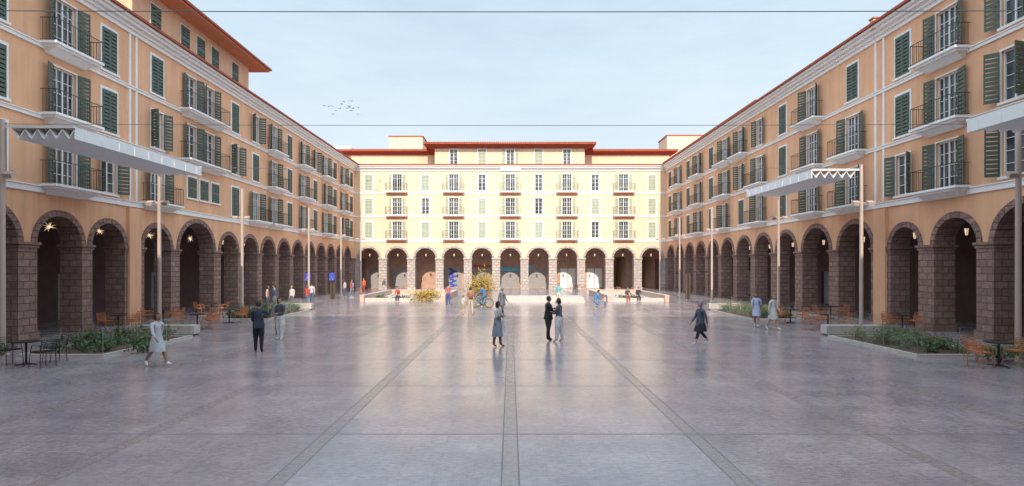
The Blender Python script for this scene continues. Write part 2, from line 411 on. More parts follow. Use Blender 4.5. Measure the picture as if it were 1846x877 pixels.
for c in (30.9,33.7,35.4,37.1,39.8):
    z=16.0 if c<31 else 16.05
    r=(c-.42,c+.42,z+.05,z+1.5); surround(b,F2,*r,w=.06); rects.append(r)
    for s in(-1,1): leaf(b,F2,'shut',c+s*.415,-s,.41,0,r[2],r[3]-.01,8)
cutwall(b,F2,'stuccot',29.0,41.9,15.7,18.3,rects)
for u in (29.0,41.9): b.poly('stuccot',[F2(u,0,15.7),F2(u,-9,15.7),F2(u,-9,18.3),F2(u,0,18.3)])
b.poly('stuccot',[F2(29,-9,15.7),F2(41.9,-9,15.7),F2(41.9,-9,18.3),F2(29,-9,18.3)])
b.box('soffit_and_shade',F2,28,42.9,-10,1.15,18.0,18.12)
b.box('tile',F2,27.9,43.0,-10.1,1.3,18.125,18.25)
b.hexa('tile',[F2(27.9,-10.1,18.253),F2(43,-10.1,18.253),F2(43,1.3,18.253),F2(27.9,1.3,18.253),F2(32,-5,20),F2(39,-5,20),F2(39,-4,20),F2(32,-4,20)])
b.group('arcade_apartment_building',PN)
# ---------------- right building
FR=Fr((XS,0,0),(0,1,0),(-1,0,0))
rops=[(-4,-1.4),(-.5,2.1),(3,5.5),(6.3,8.8),(9.6,12.1),(12.9,15.4),(16.2,18.7),(19.7,22.6),(23.45,25.8),(26.8,28.75),(30.3,33.3,1.45),(34.3,37.4,1.5)]
u=38.4
while u+2.7<YF-.3: rops.append((u,u+2.7,1.38)); u+=3.55
rcols=[(-3,'BBB'),(0.5,'SSS'),(4,'BBB'),(7.5,'SSS'),(11,'BBB'),(14.6,'SSS'),(18,'BBB'),(21.8,'OOO'),(25.1,'BBB'),(27.9,'OSS'),(32.0,'BBS'),(36.3,'BBB'),(40.2,'SSS'),(43.9,'BBO'),(47.4,'SOB'),(51,'BBB'),(54.5,'SSS'),(58,'BBB'),(61.5,'SSS'),(65,'BBB'),(68.5,'SSS')]
b=MB()
shops=[(o[0]+.5,o[1]-.5,0.05,2.6) for o in rops][1::2]
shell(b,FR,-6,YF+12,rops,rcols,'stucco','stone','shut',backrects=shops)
vstrips(b,FR,[29.3,29.95])
b.box('stucco',FR,29.0,29.95,0.001,.16,.0,6.05)
b.box('stuccot',FR,29.4,29.7,-6,.5,15.6,16.15); b.box('tile',FR,29.35,29.75,-6.05,.55,16.153,16.22)
b.box('tile',FR,44.0,71,-3,.3,15.9,16.25)
for s in shops: b.box('metalsh',FR,s[0],s[1],-5.3,-5.2,s[2],s[3])
b.group('arcade_apartment_building',PN)
# ---------------- end building
FE=Fr((0,YF,0),(1,0,0),(0,-1,0))
eops=[(3.6*k-1.3,3.6*k+1.3) for k in range(-5,6)]
ecols=[]
glz={(-3,1),(-1,2),(1,1),(1,2),(3,0),(3,2)}
for k in range(-5,6):
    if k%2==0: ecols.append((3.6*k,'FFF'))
    else: ecols.append((3.6*k,''.join('W' if (k,i) in glz else 'S' for i in range(3))))
b=MB()
pas=[(13.6,15.7,0,4.2),(17.0,19.2,0,4.2)]
fronts=[(-19.3,-17.5,.05,2.7,'metalsh'),(-16.3,-14.0,.05,2.8,'metalsh'),(-9.0,-6.6,.05,2.9,'blueart'),(-5.3,-2.6,.05,2.8,'metalsh'),(-1.6,1.2,.05,2.3,'metalsh'),(2.2,4.9,.05,2.8,'metalsh'),(6.8,8.9,.05,2.7,'white'),(10.4,12.5,.05,2.7,'white')]
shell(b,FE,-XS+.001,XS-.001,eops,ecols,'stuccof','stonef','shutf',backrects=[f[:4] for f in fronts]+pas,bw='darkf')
for a,c,d,e,m in fronts:
    if m=='blueart':
        b.box('metalsh',FE,a,c,-5.3,-5.2,d,e)
        for i in range(15):
            t=i*1.7; o=.28*math.sin(t); cu=(a+c)/2+o
            b.obox('blue',FE(cu-.34,-5.17+i*.003,.12+i*.17),Vector((.6,0,.12*math.cos(t))),Vector((0,.003,0)),Vector((.06*math.sin(t*2),0,.22)))
    else:
        b.box(m,FE,a,c,-5.3,-5.2,d,e)
        n=12
        if m=='metalsh':
            for i in range(n): b.box(m,FE,a,c,-5.199,-5.17,d+(e-d)*i/n,d+(e-d)*(i+.6)/n)
        else: b.box('iron',FE,(a+c)/2-.03,(a+c)/2+.03,-5.199,-5.17,d,e)
b.box('cyan',FE,-1.6,1.2,-4.99,-4.9,2.35,2.85)
b.box('redsign',FE,-5.3,-2.6,-4.99,-4.9,2.85,3.1)
b.box('cyan',FE,2.3,3.2,-4.99,-4.9,2.85,3.15)
for cc in (13.6,15.7,17.0,19.2): b.poly('stuccof',[FE(cc,-5.3,0),FE(cc,-11.9,0),FE(cc,-11.9,4.2),FE(cc,-5.3,4.2)])
rects=[]
F3=Fr((0,YF+.05,0),(1,0,0),(0,-1,0))
for k in range(-2,3):
    c=3.6*k; r=(c-.5,c+.5,15.95,17.9); rects.append(r); surround(b,F3,*r,w=.12)
    if k%2==0: pane(b,F3,*r,cols=1)
    else:
        for s in(-1,1): leaf(b,F3,'shutf',c+s*.495,-s,.49,0,r[2],r[3]-.01)
    if k==0:
        for s in(-1,1): leaf(b,F3,'shutf',c+s*.64,s,.42,.1,r[2],r[3])
cutwall(b,F3,'stuccof',-9.6,9.45,15.7,18.3,rects)
for u in (-9.6,9.45): b.poly('stuccof',[F3(u,0,15.7),F3(u,-8,15.7),F3(u,-8,18.3),F3(u,0,18.3)])
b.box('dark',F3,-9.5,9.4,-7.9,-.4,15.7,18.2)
def eave(b,F,u0,u1,n0,z,over):
    b.box('tile',F,u0-over,u1+over,n0-8,n0+over,z,z+.10)
    b.box('tile',F,u0-over*.6,u1+over*.6,n0-7,n0+over*.55,z-.16,z-.004)
    b.box('tile',F,u0-over*.3,u1+over*.3,n0-7,n0+over*.25,z-.32,z-.163)
    k=int((u1-u0+2*over)/.28)
    for i in range(k):
        u=u0-over+(i+.5)*(u1-u0+2*over)/k
        b.tube('tile',F(u,n0+over+.04,z+.16),F(u,n0-3.5,z+1.0),.11,None,6)
    b.hexa('tile',[F(u0-over,n0+over,z+.103),F(u1+over,n0+over,z+.103),F(u1+over,n0-8,z+.103),F(u0-over,n0-8,z+.103),
        F(u0+1,n0-3.5,z+.95),F(u1-1,n0-3.5,z+.95),F(u1-1,n0-4.5,z+.95),F(u0+1,n0-4.5,z+.95)])
eave(b,F3,-9.6,9.45,0,18.3,1.3)
b.box('stuccof',FE,-21,21,-9,-2.6,15.6,17.65)
eave(b,FE,-22,21,-2.6,18.0,.9)
b.box('stuccof',FE,-17.4,-12.6,-13,-9.2,16,21.6); b.box('tile',FE,-17.5,-12.5,-13.1,-9.1,21.603,21.75)
b.box('stuccof',FE,22.6,28.4,-14,-9.5,16,21.8); b.box('tile',FE,22.5,28.5,-14.1,-9.4,21.803,21.95)
b.box('trim',FE,-23.5,-21.1,-8,-3,16.5,18.9)
b.group('arcade_apartment_building',{**PN,'blue':'shutter_artwork','cyan':'shop_sign','redsign':'shop_sign','white':'shop_doors'})
# building closing the square behind the viewer
b=MB(); FB=Fr((0,-6,0),(1,0,0),(0,1,0))
shell(b,FB,-XS+.001,XS-.001,eops,[(3.6*k,'FFF' if k%2==0 else 'SSS') for k in range(-5,6)],'stucco','stonef','shutf',ztop=22.6)
b.group('arcade_apartment_building',PN)
# building seen through the passage
b=MB(); FQ=Fr((0,100,0),(1,0,0),(0,-1,0))
rr=[(u,u+1,z,z+1.8) for u in range(-20,45,4) for z in (1,4.5,8)]
cutwall(b,FQ,'stuccof',-25,50,0,11,rr); b.poly('glass',[FQ(-25,-.2,0),FQ(50,-.2,0),FQ(50,-.2,11),FQ(-25,-.2,11)]); b.box('tile',FQ,-25,50,-8,.6,11.01,11.3)
b.group('street_building',PN)

# ------------------------------------------------------------ lanterns hung in arches
def lantern(x,y,z,top,big):
    b=MB(); c=Vector((x,y,z)); r=.27 if big else .16
    b.tube('iron',c+Vector((0,0,.05)),Vector((x,y,top)),.012,None,5)
    if big:
        b.ball('lampw',c,.06,.06,.07,8,6)
        for i in range(22):
            d=Vector((random.gauss(0,1),random.gauss(0,1),random.gauss(0,1))).normalized()
            b.tube('lampw',c,c+d*r*random.uniform(.7,1),.012,.003,4)
    else:
        b.tube('iron',c+Vector((0,0,.1)),c+Vector((0,0,.2)),.16,.03,8); b.tube('lampw',c-Vector((0,0,.2)),c+Vector((0,0,.1)),.05,.08,6)
        for i in range(6):
            a=i*math.pi/3; b.tube('iron',c+Vector((.065*math.cos(a),.065*math.sin(a),-.2)),c+Vector((.115*math.cos(a),.115*math.sin(a),.1)),.012,None,4)
    b.single('hanging_lantern',origin=(x,y,z))
for o in lops[8:]:
    lantern(-XS-.45,(o[0]+o[1])/2,4.75,4+(o[2] if len(o)>2 else (o[1]-o[0])/2),o[0]<36)
for o in rops[8:]: lantern(XS+.5,(o[0]+o[1])/2,4.6,4+(o[2] if len(o)>2 else (o[1]-o[0])/2),False)
for o in eops: lantern((o[0]+o[1])/2,YF+.5,4.5,5.3,False)

# ------------------------------------------------------------ poles, canopies, cables
PX=17.4; PY=[10.5,19,27.5,36,47.9,57,64.5]
for sx in (-1,1):
    for y in PY:
        b=MB(); x=sx*PX
        b.tube('pole',(x,y,0),(x,y,.03),.2,.2,14); b.tube('pole',(x,y,.03),(x,y,8.05),.095,.08,12)
        b.tube('pole',(x-.3,y-.02,6.15),(x+.3,y-.02,6.15),.03,None,6)
        for s in(-1,1):
            o=Vector((x+s*.36,y-.12,6.02)); b.obox('pole',o+Vector((-.16,-.1,0)),Vector((.32,0,0)),Vector((0,.22,.12)),Vector((0,-.06,.13)))
            b.obox('frame',o+Vector((-.13,-.105,-.012)),Vector((.26,0,0)),Vector((0,.18,.095)),Vector((0,-.003,.005)))
            b.tube('iron',(x+s*.36,y-.02,6.15),(x+s*.36,y-.02,6.3),.02,None,5)
        b.single('street_lamp',origin=(x,y,0))
def canopy(sx,y0,y1,z=7.4):
    b=MB(); n=5; x0,x1=17.15,15.0; st=(x0-x1)/n; am=.32
    for i in range(n):
        a=x0-i*st; m_=a-st/2; c=a-st
        for A,B,zA,zB in ((a,m_,z+am,z),(m_,c,z,z+am)):
            b.hexa('canvas',[Vector((sx*A,y0,zA)),Vector((sx*B,y0,zB)),Vector((sx*B,y1,zB)),Vector((sx*A,y1,zA)),
               Vector((sx*A,y0,zA+.05)),Vector((sx*B,y0,zB+.05)),Vector((sx*B,y1,zB+.05)),Vector((sx*A,y1,zA+.05))])
    for y in (y0-.06,y1): b.box('canvas',W,min(sx*PX,sx*x1),max(sx*PX,sx*x1),y,y+.06,z+am+.055,z+am+.14)
    b.box('canvas',W,min(sx*x0,sx*(x1+.03)),max(sx*x0,sx*(x1+.03)),y0+.01,y1-.01,z+am+.06,z+am+.10)
    k=9
    for i in range(k):
        yy=y0+(y1-y0)*(i+.5)/k; b.box('canvas',W,min(sx*x1,sx*(x1-.03)),max(sx*x1,sx*(x1-.03)),yy-.02,yy+.02,z+.02,z+am)
    b.obox('canvas',Vector((sx*x1-.02,y0,z+.0)),Vector((.04,0,0)),Vector((0,y1-y0,0)),Vector((0,0,.42)))
    b.single('pleated_awning',origin=(sx*16,(y0+y1)/2,0))
canopy(-1,19.1,26.9); canopy(1,27.6,35.2); canopy(1,10.6,18.2)
for y in (10.5,19,27.5):
    b=MB(); pts=[Vector((-PX+2*PX*i/16,y,7.9-.06*math.sin(math.pi*i/16))) for i in range(17)]
    b.path('cable',pts,.009,5)
    if y>20: b.box('canvas',W,-.5,.5,y-.15,y+.15,7.72,7.95); b.box('pole',W,-.52,.52,y-.17,y+.17,7.952,8.0)
    b.single('overhead_cable',origin=(0,y,7.9))

# ------------------------------------------------------------ planting
def foliage(b,m,c,rx,ry,rz,n,s,clumps=9):
    cl=[]
    for _ in range(clumps):
        a=random.uniform(0,6.28); r=random.uniform(0,.75)
        cl.append((c[0]+rx*r*math.cos(a),c[1]+ry*r*math.sin(a),c[2]+rz*random.uniform(-.1,.65),random.uniform(.3,.5)))
    for _ in range(n):
        q=random.choice(cl); d=Vector((random.gauss(0,.5),random.gauss(0,.5),random.gauss(0,.45)))*q[3]*1.6
        p=Vector((q[0]+d.x*rx,q[1]+d.y*ry,max(.03,q[2]+d.z*rz)))
        a=Vector((random.gauss(0,1),random.gauss(0,1),random.gauss(0,1))).normalized(); t=a.orthogonal().normalized()
        k=s*random.uniform(.5,1.3)
        b.poly(m,[p-a*k,p+t*k*.4,p+a*k,p-t*k*.4])
    for q in cl: b.tube('soil',(c[0],c[1],0),(q[0],q[1],q[2]),.015,.006,4)
def bed(sx,y0,y1,x0=13.5,x1=16.4):
    b=MB(); xa,xb=sorted((sx*x0,sx*x1))
    b.box('soil',W,xa+.1,xb-.1,y0+.1,y1-.1,.0,.06)
    for (p,q,r_,s) in ((xa,xb,y0,y0+.1),(xa,xb,y1-.1,y1),(xa,xa+.1,y0+.1,y1-.1),(xb-.1,xb,y0+.1,y1-.1)): b.box('concrete',W,p,q,r_,s,0,.10)
    nn=int((y1-y0)*8)
    for _ in range(nn):
        x=random.uniform(xa+.35,xb-.35); y=random.uniform(y0+.35,y1-.35)
        foliage(b,'leaf',(x,y,.18),.35,.35,random.uniform(.2,.55),75,.07,4)
        for k in range(10):
            a=random.uniform(0,6.28); h=random.uniform(.3,.8); p=Vector((x,y,.05)); t=Vector((math.cos(a)*.25*h,math.sin(a)*.25*h,h)); w=Vector((-math.sin(a),math.cos(a),0))*.012
            b.poly('leaf',[p-w,p+w,p+t])
    b.single('flower_bed',origin=(sx*(x0+x1)/2,y0,0))
    b=MB(); e=.05; Z=Vector((0,0,1))
    def run(p,q):
        p=Vector(p);q=Vector(q); L=(q-p).length; k=max(1,round(L/1.7)); d=(q-p)/k
        for i in range(k):
            o=p+d*i; A=o+d*.02+Z*.13; B=o+d*.98+Z*.13
            b.poly('clear',[A,B,B+Z*.85,A+Z*.85])
            b.tube('metalsh',o+Z*.10,o+Z*.98,.009,None,6)
            b.tube('clear',A+Z*.855,B+Z*.855,.005,None,4)
    ya,yb=y0+e,y1-e; A=xa+e; B=xb-e; I=A if sx>0 else B
    run((A,ya,0),(B,ya,0)); run((A,yb,0),(B,yb,0)); run((I,ya,0),(I,yb,0))
    b.single('glass_balustrade',origin=(sx*(x0+x1)/2,y0,0))
bed(-1,18.4,23.6); bed(1,18.4,23.6); bed(-1,31,37.5); bed(1,31,37.5)
for sx in(-1,1):
    for y in (24.0,38.2):
        b=MB(); b.box('concrete',W,sx*14.9-1.2,sx*14.9+1.2,y,y+.5,.08,.45); b.box('iron',W,sx*14.9-1.1,sx*14.9+1.1,y+.05,y+.45,0,.079); b.single('stone_bench',origin=(sx*14.9,y,0))
for (x,y) in ((-16.9,18.0),(-12.9,19.5),(15.6,17.7),(16.9,18.0)):
    b=MB(); foliage(b,'leaf',(x,y,.2),.6,.5,.35,380,.08); b.single('low_shrub',origin=(x,y,0))
def parapet(x0,x1,y0,y1):
    b=MB(); h=.5; t=.35
    b.box('pink',W,x0,x1,y1-t,y1,0,h)
    b.box('pink',W,x0,x0+t,y0,y1-t-.003,0,h); b.box('pink',W,x1-t,x1,y0,y1-t-.003,0,h)
    b.box('concrete',W,x0+t+.003,x1-t-.003,y0+.3,y0+.8,0,.3)
    for a,c,d,e in ((x0-.03,x1+.03,y1-t-.03,y1+.03),(x0-.03,x0+t+.03,y0-.03,y1-t-.034),(x1-t-.03,x1+.03,y0-.03,y1-t-.034)): b.box('concrete',W,a,c,d,e,h+.002,h+.07)
    b.box('concrete',W,x0+t+.004,x1-t-.004,y0+.804,y1-t-.004,0,.1)
    b.single('planter_wall',origin=((x0+x1)/2,y0,0))
parapet(-12.7,-5.5,46.8,58); parapet(8.2,13.4,46.8,58)
for (x,y,rx,rz,n,m,nm) in ((-7.2,47.4,1.35,.75,1500,'leafy','golden_shrub'),(-2.3,43.6,1.1,1.7,2300,'leafy','golden_shrub'),(-9.5,48.2,.9,.4,400,'leaf','low_shrub'),(10.3,48.3,1.1,.4,450,'leaf','low_shrub'),(-11.2,48,.7,.35,300,'leaf','low_shrub')):
    b=MB(); foliage(b,m,(x,y,rz*.4),rx,rx*.8,rz,n,.10,16); b.single(nm,origin=(x,y,0))
b=MB()
for i in range(3): b.box('concrete',W,-.4+i*.01,6.2-i*.01,46+i*.4,50,i*.13,(i+1)*.13-.003)
b.single('stone_steps',origin=(3,46,0))
for sx in(-1,1):
    b=MB()
    xs=sorted((sx*16.2,sx*18.4)); y=50.5
    for x in xs: b.box('iron',W,x-.05,x+.05,y-.05,y+.05,0,2.45)
    b.box('iron',W,xs[0]-.05,xs[1]+.05,y-.052,y+.052,2.453,2.55)
    b.box('soil',W,sx*16.2-.22,sx*16.2+.22,y+.06,y+.12,.0,2.3)
    if sx<0:
        for x in xs:
            b.box('blue',W,x-.25,x+.25,y-.10,y-.075,1.7,2.4)
            for k in range(5): b.box('white',W,x-.2+k*.08,x-.17+k*.08,y-.108,y-.102,1.8+.1*(k%3),1.84+.1*(k%3))
    b.single('metal_portal_frame',origin=(sx*17.3,y,0))

# ------------------------------------------------------------ café furniture
def chair(x,y,rot,m='orange'):
    b=MB(); s=.22
    P=Vector
    for sx in(-1,1):
        b.path(m,[P((sx*s,-s,0)),P((sx*s*.95,-s*.9,.45)),P((sx*s*1.05,-s*1.1,.66)),P((sx*s,s*.6,.66)),P((sx*s,s*.9,.45)),P((sx*s*1.05,s*1.1,0))],.012,6)
        b.path(m,[P((sx*s*.95,-s*.9,.45)),P((sx*s*.95,-s*1.25,.82))],.012,6)
    for i in range(7):
        yy=-s*.9+i*s*1.8/6; b.tube(m,(-s,yy,.45),(s,yy,.45),.011,None,5)
    for i in range(6):
        t=i/5; zz=.52+t*.3; yy=-s*.95-(.07*t+.0); b.tube(m,(-s*.95,yy,zz),(s*.95,yy,zz),.011,None,5)
    b.obox(m,P((-s*.9,-s*.85,.457)),P((s*1.8,0,0)),P((0,s*1.7,0)),P((0,0,.025)))
    b.single('cafe_chair',at=(x,y,0),rot=rot)
def table(x,y):
    b=MB(); b.tube('iron',(0,0,.72),(0,0,.75),.36,.36,24); b.tube('iron',(0,0,.03),(0,0,.72),.03,None,8)
    for i in range(4):
        a=i*math.pi/2+.4; b.tube('iron',(0,0,.06),(.28*math.cos(a),.28*math.sin(a),.02),.025,.018,6)
    b.single('cafe_table',at=(x,y,0))
sets=[(-14.75,16.9,'iron'),(-18.3,25.9,'orange'),(-18.4,29.4,'orange'),(-14.9,26.4,'orange'),(-14.9,29.4,'orange'),(-18.3,34,'orange'),
      (14.7,16.7,'orange'),(18.3,25.9,'orange'),(15.0,26.2,'orange'),(14.8,29.3,'orange'),(18.2,31.5,'orange'),(12.9,62,'orange'),(-13,63,'orange'),(8,66,'orange'),(-3,66.5,'orange'),(-15.5,60,'orange')]
for x,y,m in sets:
    table(x,y); a0=random.uniform(-.3,.3)
    for a in (0,math.pi):
        a+=a0; chair(x+.72*math.cos(a),y+.72*math.sin(a),a+math.pi/2,m)
    if y<30: 
        a=a0+1.4; chair(x+.75*math.cos(a),y+.75*math.sin(a),a+math.pi/2,m)

# ------------------------------------------------------------ people
CM={}
def cmat(col,rough=.8):
    k=tuple(round(c,3) for c in col)
    if k not in CM: CM[k]=M('cloth_%d'%len(CM),col,rough,.22,9,.3,60)
    return CM[k]
SK={'l':(.50,.29,.21),'m':(.34,.18,.12),'d':(.14,.07,.045)}
def person(x,y,h,face,name='pedestrian',legs=((8,4),(-6,6)),arms=((8,4,15,0),(-8,4,15,0)),lean=0,top=(.1,.1,.12),bottom=(.05,.05,.07),shoe=(.5,.5,.5),
           sleeve=1.0,leg=1.0,skirt=None,skcol=None,coat=None,hair=(.03,.02,.015),hairlen=0,skin='l',wide=1.0,turn=0,z0=None,build=1.0,bag=None,legout=2):
    H=h; V=Vector
    skm=cmat(SK[skin],.55); tm=cmat(top); bmt=cmat(bottom); sh=cmat(shoe,.5); hm=cmat(hair,.6)
    pts=[];edges=[];rad=[];bones=[]
    def add(p,r,par=None,lab=None):
        pts.append(V(p)); rad.append(r); i=len(pts)-1
        if par is not None: edges.append((par,i)); bones.append((par,i,lab))
        return i
    up=Matrix.Rotation(-R(lean),3,'X')
    pz=.53
    def U(v): return up@(V(v)-V((0,0,pz)))+V((0,0,pz))
    pel=add((0,0,pz),.073*build)
    sp=add(U((0,.004,.615)),.066*build,pel,'torso')
    ch=add(U((0,.0,.72)),.074*build,sp,'torso')
    nb=add(U((0,-.005,.80)),.05,ch,'torso')
    nk=add(U((0,.002,.845)),.030,nb,'neck')
    hd=add(U((0,.008,.885)),.030,nk,'neck')
    W_=.098*build
    hands=[]
    for s,(fw,out,el,inn) in zip((-1,1),arms):
        S=U((s*W_,-.004,.795)); i=add(S,.036*build,nb,'torso')
        a=R(fw); d=V((s*math.sin(R(out)),math.sin(a)*math.cos(R(out)),-math.cos(a)*math.cos(R(out)))); d=up@d
        E=S+d*.165; j=add(E,.025,i,'uarm')
        a2=R(fw+el); d2=V((s*math.sin(R(out*.6))-s*math.sin(R(inn)),math.sin(a2)*math.cos(R(inn)),-math.cos(a2)*math.cos(R(inn)))).normalized(); d2=up@d2
        Wr=E+d2*.140; k=add(Wr,.015,j,'farm')
        pm=add(Wr+d2*.035,.019,k,'hand')
        hands.append((s,Wr,d2,d))
    feet=[]
    for s,(sw,kn) in zip((-1,1),legs):
        hp=V((s*.048,0,.505)); i=add(hp,.058*wide*build,pel,'hip')
        a=R(sw); o=R(legout); d=V((s*math.sin(o),math.sin(a),-math.cos(a))).normalized()
        K=hp+d*.235; j=add(hp+d*.12,.052*wide*build,i,'thigh'); kx=add(K,.036*wide,j,'thigh')
        a2=R(sw-kn); d2=V((s*math.sin(o)*.3,math.sin(a2),-math.cos(a2))).normalized()
        m_=add(K+d2*.09,.034*wide,kx,'shin'); A=K+d2*.225; an=add(A,.021*max(1,wide*1.15),m_,'shin')
        pitch=-R(38) if (sw-kn)<-28 else (R(14) if (sw-kn)>14 else -R(8))
        f=V((s*.15,math.cos(pitch),math.sin(pitch))).normalized()
        hl=add(A+V((0,-.012,-.024)),.019,an,'foot')
        b1=add(A+f*.055+V((0,0,-.024)),.021,an,'foot'); b2=add(A+f*.095+V((0,0,-.028)),.014,b1,'foot')
        feet+=[pts[hl].z-.017,pts[b1].z-.018,pts[b2].z-.012]
    for s,Wr,d2,dU in hands:
        side=V((0,1,0)) if abs(d2.y)<.8 else V((-s,0,.2)); side=(side-d2*side.dot(d2)).normalized()
        inw=d2.cross(side)*1.0
        if inw.x*s>0: inw=-inw
        for q,ln in zip((-1.1,-.35,.4,1.1),(.036,.045,.048,.042)):
            base=Wr+d2*.04+side*(q*.0105)
            c=[base,base+d2*.014+side*q*.001,base+d2*(.014+ln*.5)+inw*.007,base+d2*(.014+ln*.85)+inw*.018]
            i=add(c[0],.0058)
            for t,r in zip(c[1:],(.0058,.0052,.0044)): i=add(t,r,i,'hand')
        base=Wr+d2*.02+side*.010
        i=add(base,.0068)
        for t,r in ((base+d2*.016+side*.014,.0066),(base+d2*.034+side*.020+inw*.006,.0052)): i=add(t,r,i,'hand')
    zoff=-min(feet) if z0 is None else z0/H
    P=[(p+V((0,0,zoff)))*H for p in pts]
    me=bpy.data.meshes.new('tmp'); me.from_pydata([tuple(p) for p in P],edges,[])
    ob=bpy.data.objects.new('tmp',me); SC.collection.objects.link(ob)
    md=ob.modifiers.new('s','SKIN'); md.use_smooth_shade=True; md.branch_smoothing=.3
    childs={e[1] for e in edges}
    sv=me.skin_vertices[0].data
    for i,q in enumerate(sv):
        q.radius=(rad[i]*H*1.08,)*2; q.use_root=(i not in childs)
    sd=ob.modifiers.new('d','SUBSURF'); sd.levels=sd.render_levels=2 if y<30 else 1
    dg=bpy.context.evaluated_depsgraph_get(); dg.update()
    bme=bpy.data.meshes.new_from_object(ob.evaluated_get(dg)); bpy.data.objects.remove(ob)
    bme.materials.clear()
    mats=[skm,tm,bmt,sh,hm]
    for m in mats: bme.materials.append(m)
    seg=[(P[a],P[c],(P[c]-P[a]),max(1e-9,(P[c]-P[a]).length_squared),lab,rad[a]*H,rad[c]*H) for (a,c,lab) in bones]
    for f in bme.polygons:
        c=f.center; best=9e9;lab='';tt=0
        for A,B_,D,l2,lb,ra,rb in seg:
            t=max(0,min(1,(c-A).dot(D)/l2)); dd=(c-(A+D*t)).length-(ra+(rb-ra)*t)
            if dd<best: best=dd;lab=lb;tt=t
        z=c.z/H-zoff
        if lab=='torso': mi=1 if z>.56 or lean>25 else 2
        elif lab=='neck': mi=1 if (tt<.1) else 0
        elif lab=='hip': mi=2
        elif lab=='uarm': mi=1 if sleeve>tt*.5 else 0
        elif lab=='farm': mi=1 if sleeve>.5+tt*.45 else 0
        elif lab=='hand': mi=0
        elif lab=='thigh': mi=2 if leg>.3 else 0
        elif lab=='shin': mi=2 if leg>.95 or (leg>.6 and z>.17) else 0
        else: mi=3
        f.material_index=mi
        f.use_smooth=True
    b=MB(); hc=U((0,.014,.932))
    Rt=up@Matrix.Rotation(R(turn),3,'Z')
    def hp_(v): return (hc+Rt@V(v)+V((0,0,zoff)))*H
    NU,NV=16,12
    v,f=b.g(skm); k=len(v)
    for j in range(NV+1):
        ph=math.pi*j/NV
        for i in range(NU):
            t=2*math.pi*i/NU; zz=math.cos(ph); sx=math.sin(ph)*math.cos(t); sy=math.sin(ph)*math.sin(t)
            tp=1-.32*max(0,-zz)**1.5
            yy=sy*.052*(1-.15*max(0,-zz)); 
            if sy>.8 and abs(sx)<.25 and -.35<zz<.1: yy+=.008
            if zz<-.4: yy+=.010
            v.append(hp_((sx*.042*tp,yy,zz*.066)))
    for j in range(NV):
        for i in range(NU): f.append((k+j*NU+i,k+j*NU+(i+1)%NU,k+(j+1)*NU+(i+1)%NU,k+(j+1)*NU+i))
    lipm=cmat(tuple(c*.6 for c in SK[skin])); eye=cmat((.02,.015,.01),.3)
    nose=[hp_((-.008,.048,-.018)),hp_((.008,.048,-.018)),hp_((0,.048,.006)),hp_((0,.064,-.016))]
    for q in ((0,1,3),(1,2,3),(2,0,3)): b.poly(skm,[nose[i] for i in q])
    for s in(-1,1):
        c=hp_((s*.016,.046,.003)); b.ball(eye,c,.006*H,.005*H,.004*H,6,4)
        c=hp_((s*.042,-.002,-.006)); b.ball(skm,c,.006*H,.010*H,.015*H,6,5)
        b.poly(eye,[hp_((s*.008,.051,.013)),hp_((s*.025,.046,.013)),hp_((s*.025,.046,.016)),hp_((s*.008,.051,.017))])
    b.ball(lipm,hp_((0,.047,-.033)),.011*H,.004*H,.003*H,6,4)
    v,f=b.g(hm); k=len(v); keep=[]
    for j in range(NV+1):
        ph=math.pi*j/NV
        for i in range(NU):
            t=2*math.pi*i/NU; zz=math.cos(ph); sx=math.sin(ph)*math.cos(t); sy=math.sin(ph)*math.sin(t)
            low=max(0,-zz); pz_=zz*.073-low*hairlen*.13
            wob=1+.05*math.sin(5*t+j)
            v.append(hp_((sx*.049*wob,sy*.058*wob-(.005+low*.012*(hairlen>0)),pz_)))
            keep.append((sx,sy,zz))
    for j in range(NV):
        for i in range(NU):
            q=(j*NU+i,j*NU+(i+1)%NU,(j+1)*NU+(i+1)%NU,(j+1)*NU+i)
            sy=sum(keep[e][1] for e in q)/4; zz=sum(keep[e][2] for e in q)/4
            if sy>.30 and zz<.48: continue
            if sy>-.15 and zz<-.1 and hairlen<=0: continue
            if zz<-.55 and hairlen<=0: continue
            f.append(tuple(k+e for e in q))
    def loft(m,rings):
        v,f=b.g(m); n=24; k=len(v)
        for (c,rx,ry) in rings:
            for i in range(n):
                t=2*math.pi*i/n; w=1+.045*math.sin(t*7+c[2]*9)*(1 if c[2]<.5 else .2)
                v.append((V((c[0]+rx*w*math.cos(t),c[1]+ry*w*math.sin(t),c[2]+zoff)))*H)
        for j in range(len(rings)-1):
            for i in range(n): f.append((k+j*n+i,k+j*n+(i+1)%n,k+(j+1)*n+(i+1)%n,k+(j+1)*n+i))
    spread=abs(math.sin(R(legs[0][0]))-math.sin(R(legs[1][0])))*.235
    ctr=(math.sin(R(legs[0][0]))+math.sin(R(legs[1][0])))*.5*.235
    if skirt is not None:
        sc=cmat(skcol or bottom); rings=[]
        for q in range(7):
            t=q/6; z=.625+(skirt-.625)*t
            drop=max(0,(.5-z)/.25)
            rings.append(((0,ctr*min(1,drop),z),.073*build+.032*min(1,t*2)+.01*t,.066*build+.02*min(1,t*2)+(spread*.5)*min(1.2,drop)+.008))
        loft(sc,rings)
    if coat is not None:
        rings=[]
        for q in range(6):
            t=q/5; z=.66+(coat-.66)*t; c=U((0,0,z)) if lean else (0,0,z)
            rings.append(((c[0],c[1],c[2]),.080*build+.022*min(1,t*1.5),.074*build+.016*t+spread*.3*max(0,t-.4)))
        loft(tm,rings)
    if bag is not None:
        bm_=cmat(bag); c=U((0,-.105,.70)); c=(c+V((0,0,zoff)))*H; b.ball(bm_,c,.075*H,.045*H,.105*H,10,8)
    extra=b.mesh('x',list(b.d.keys()),smooth=True)
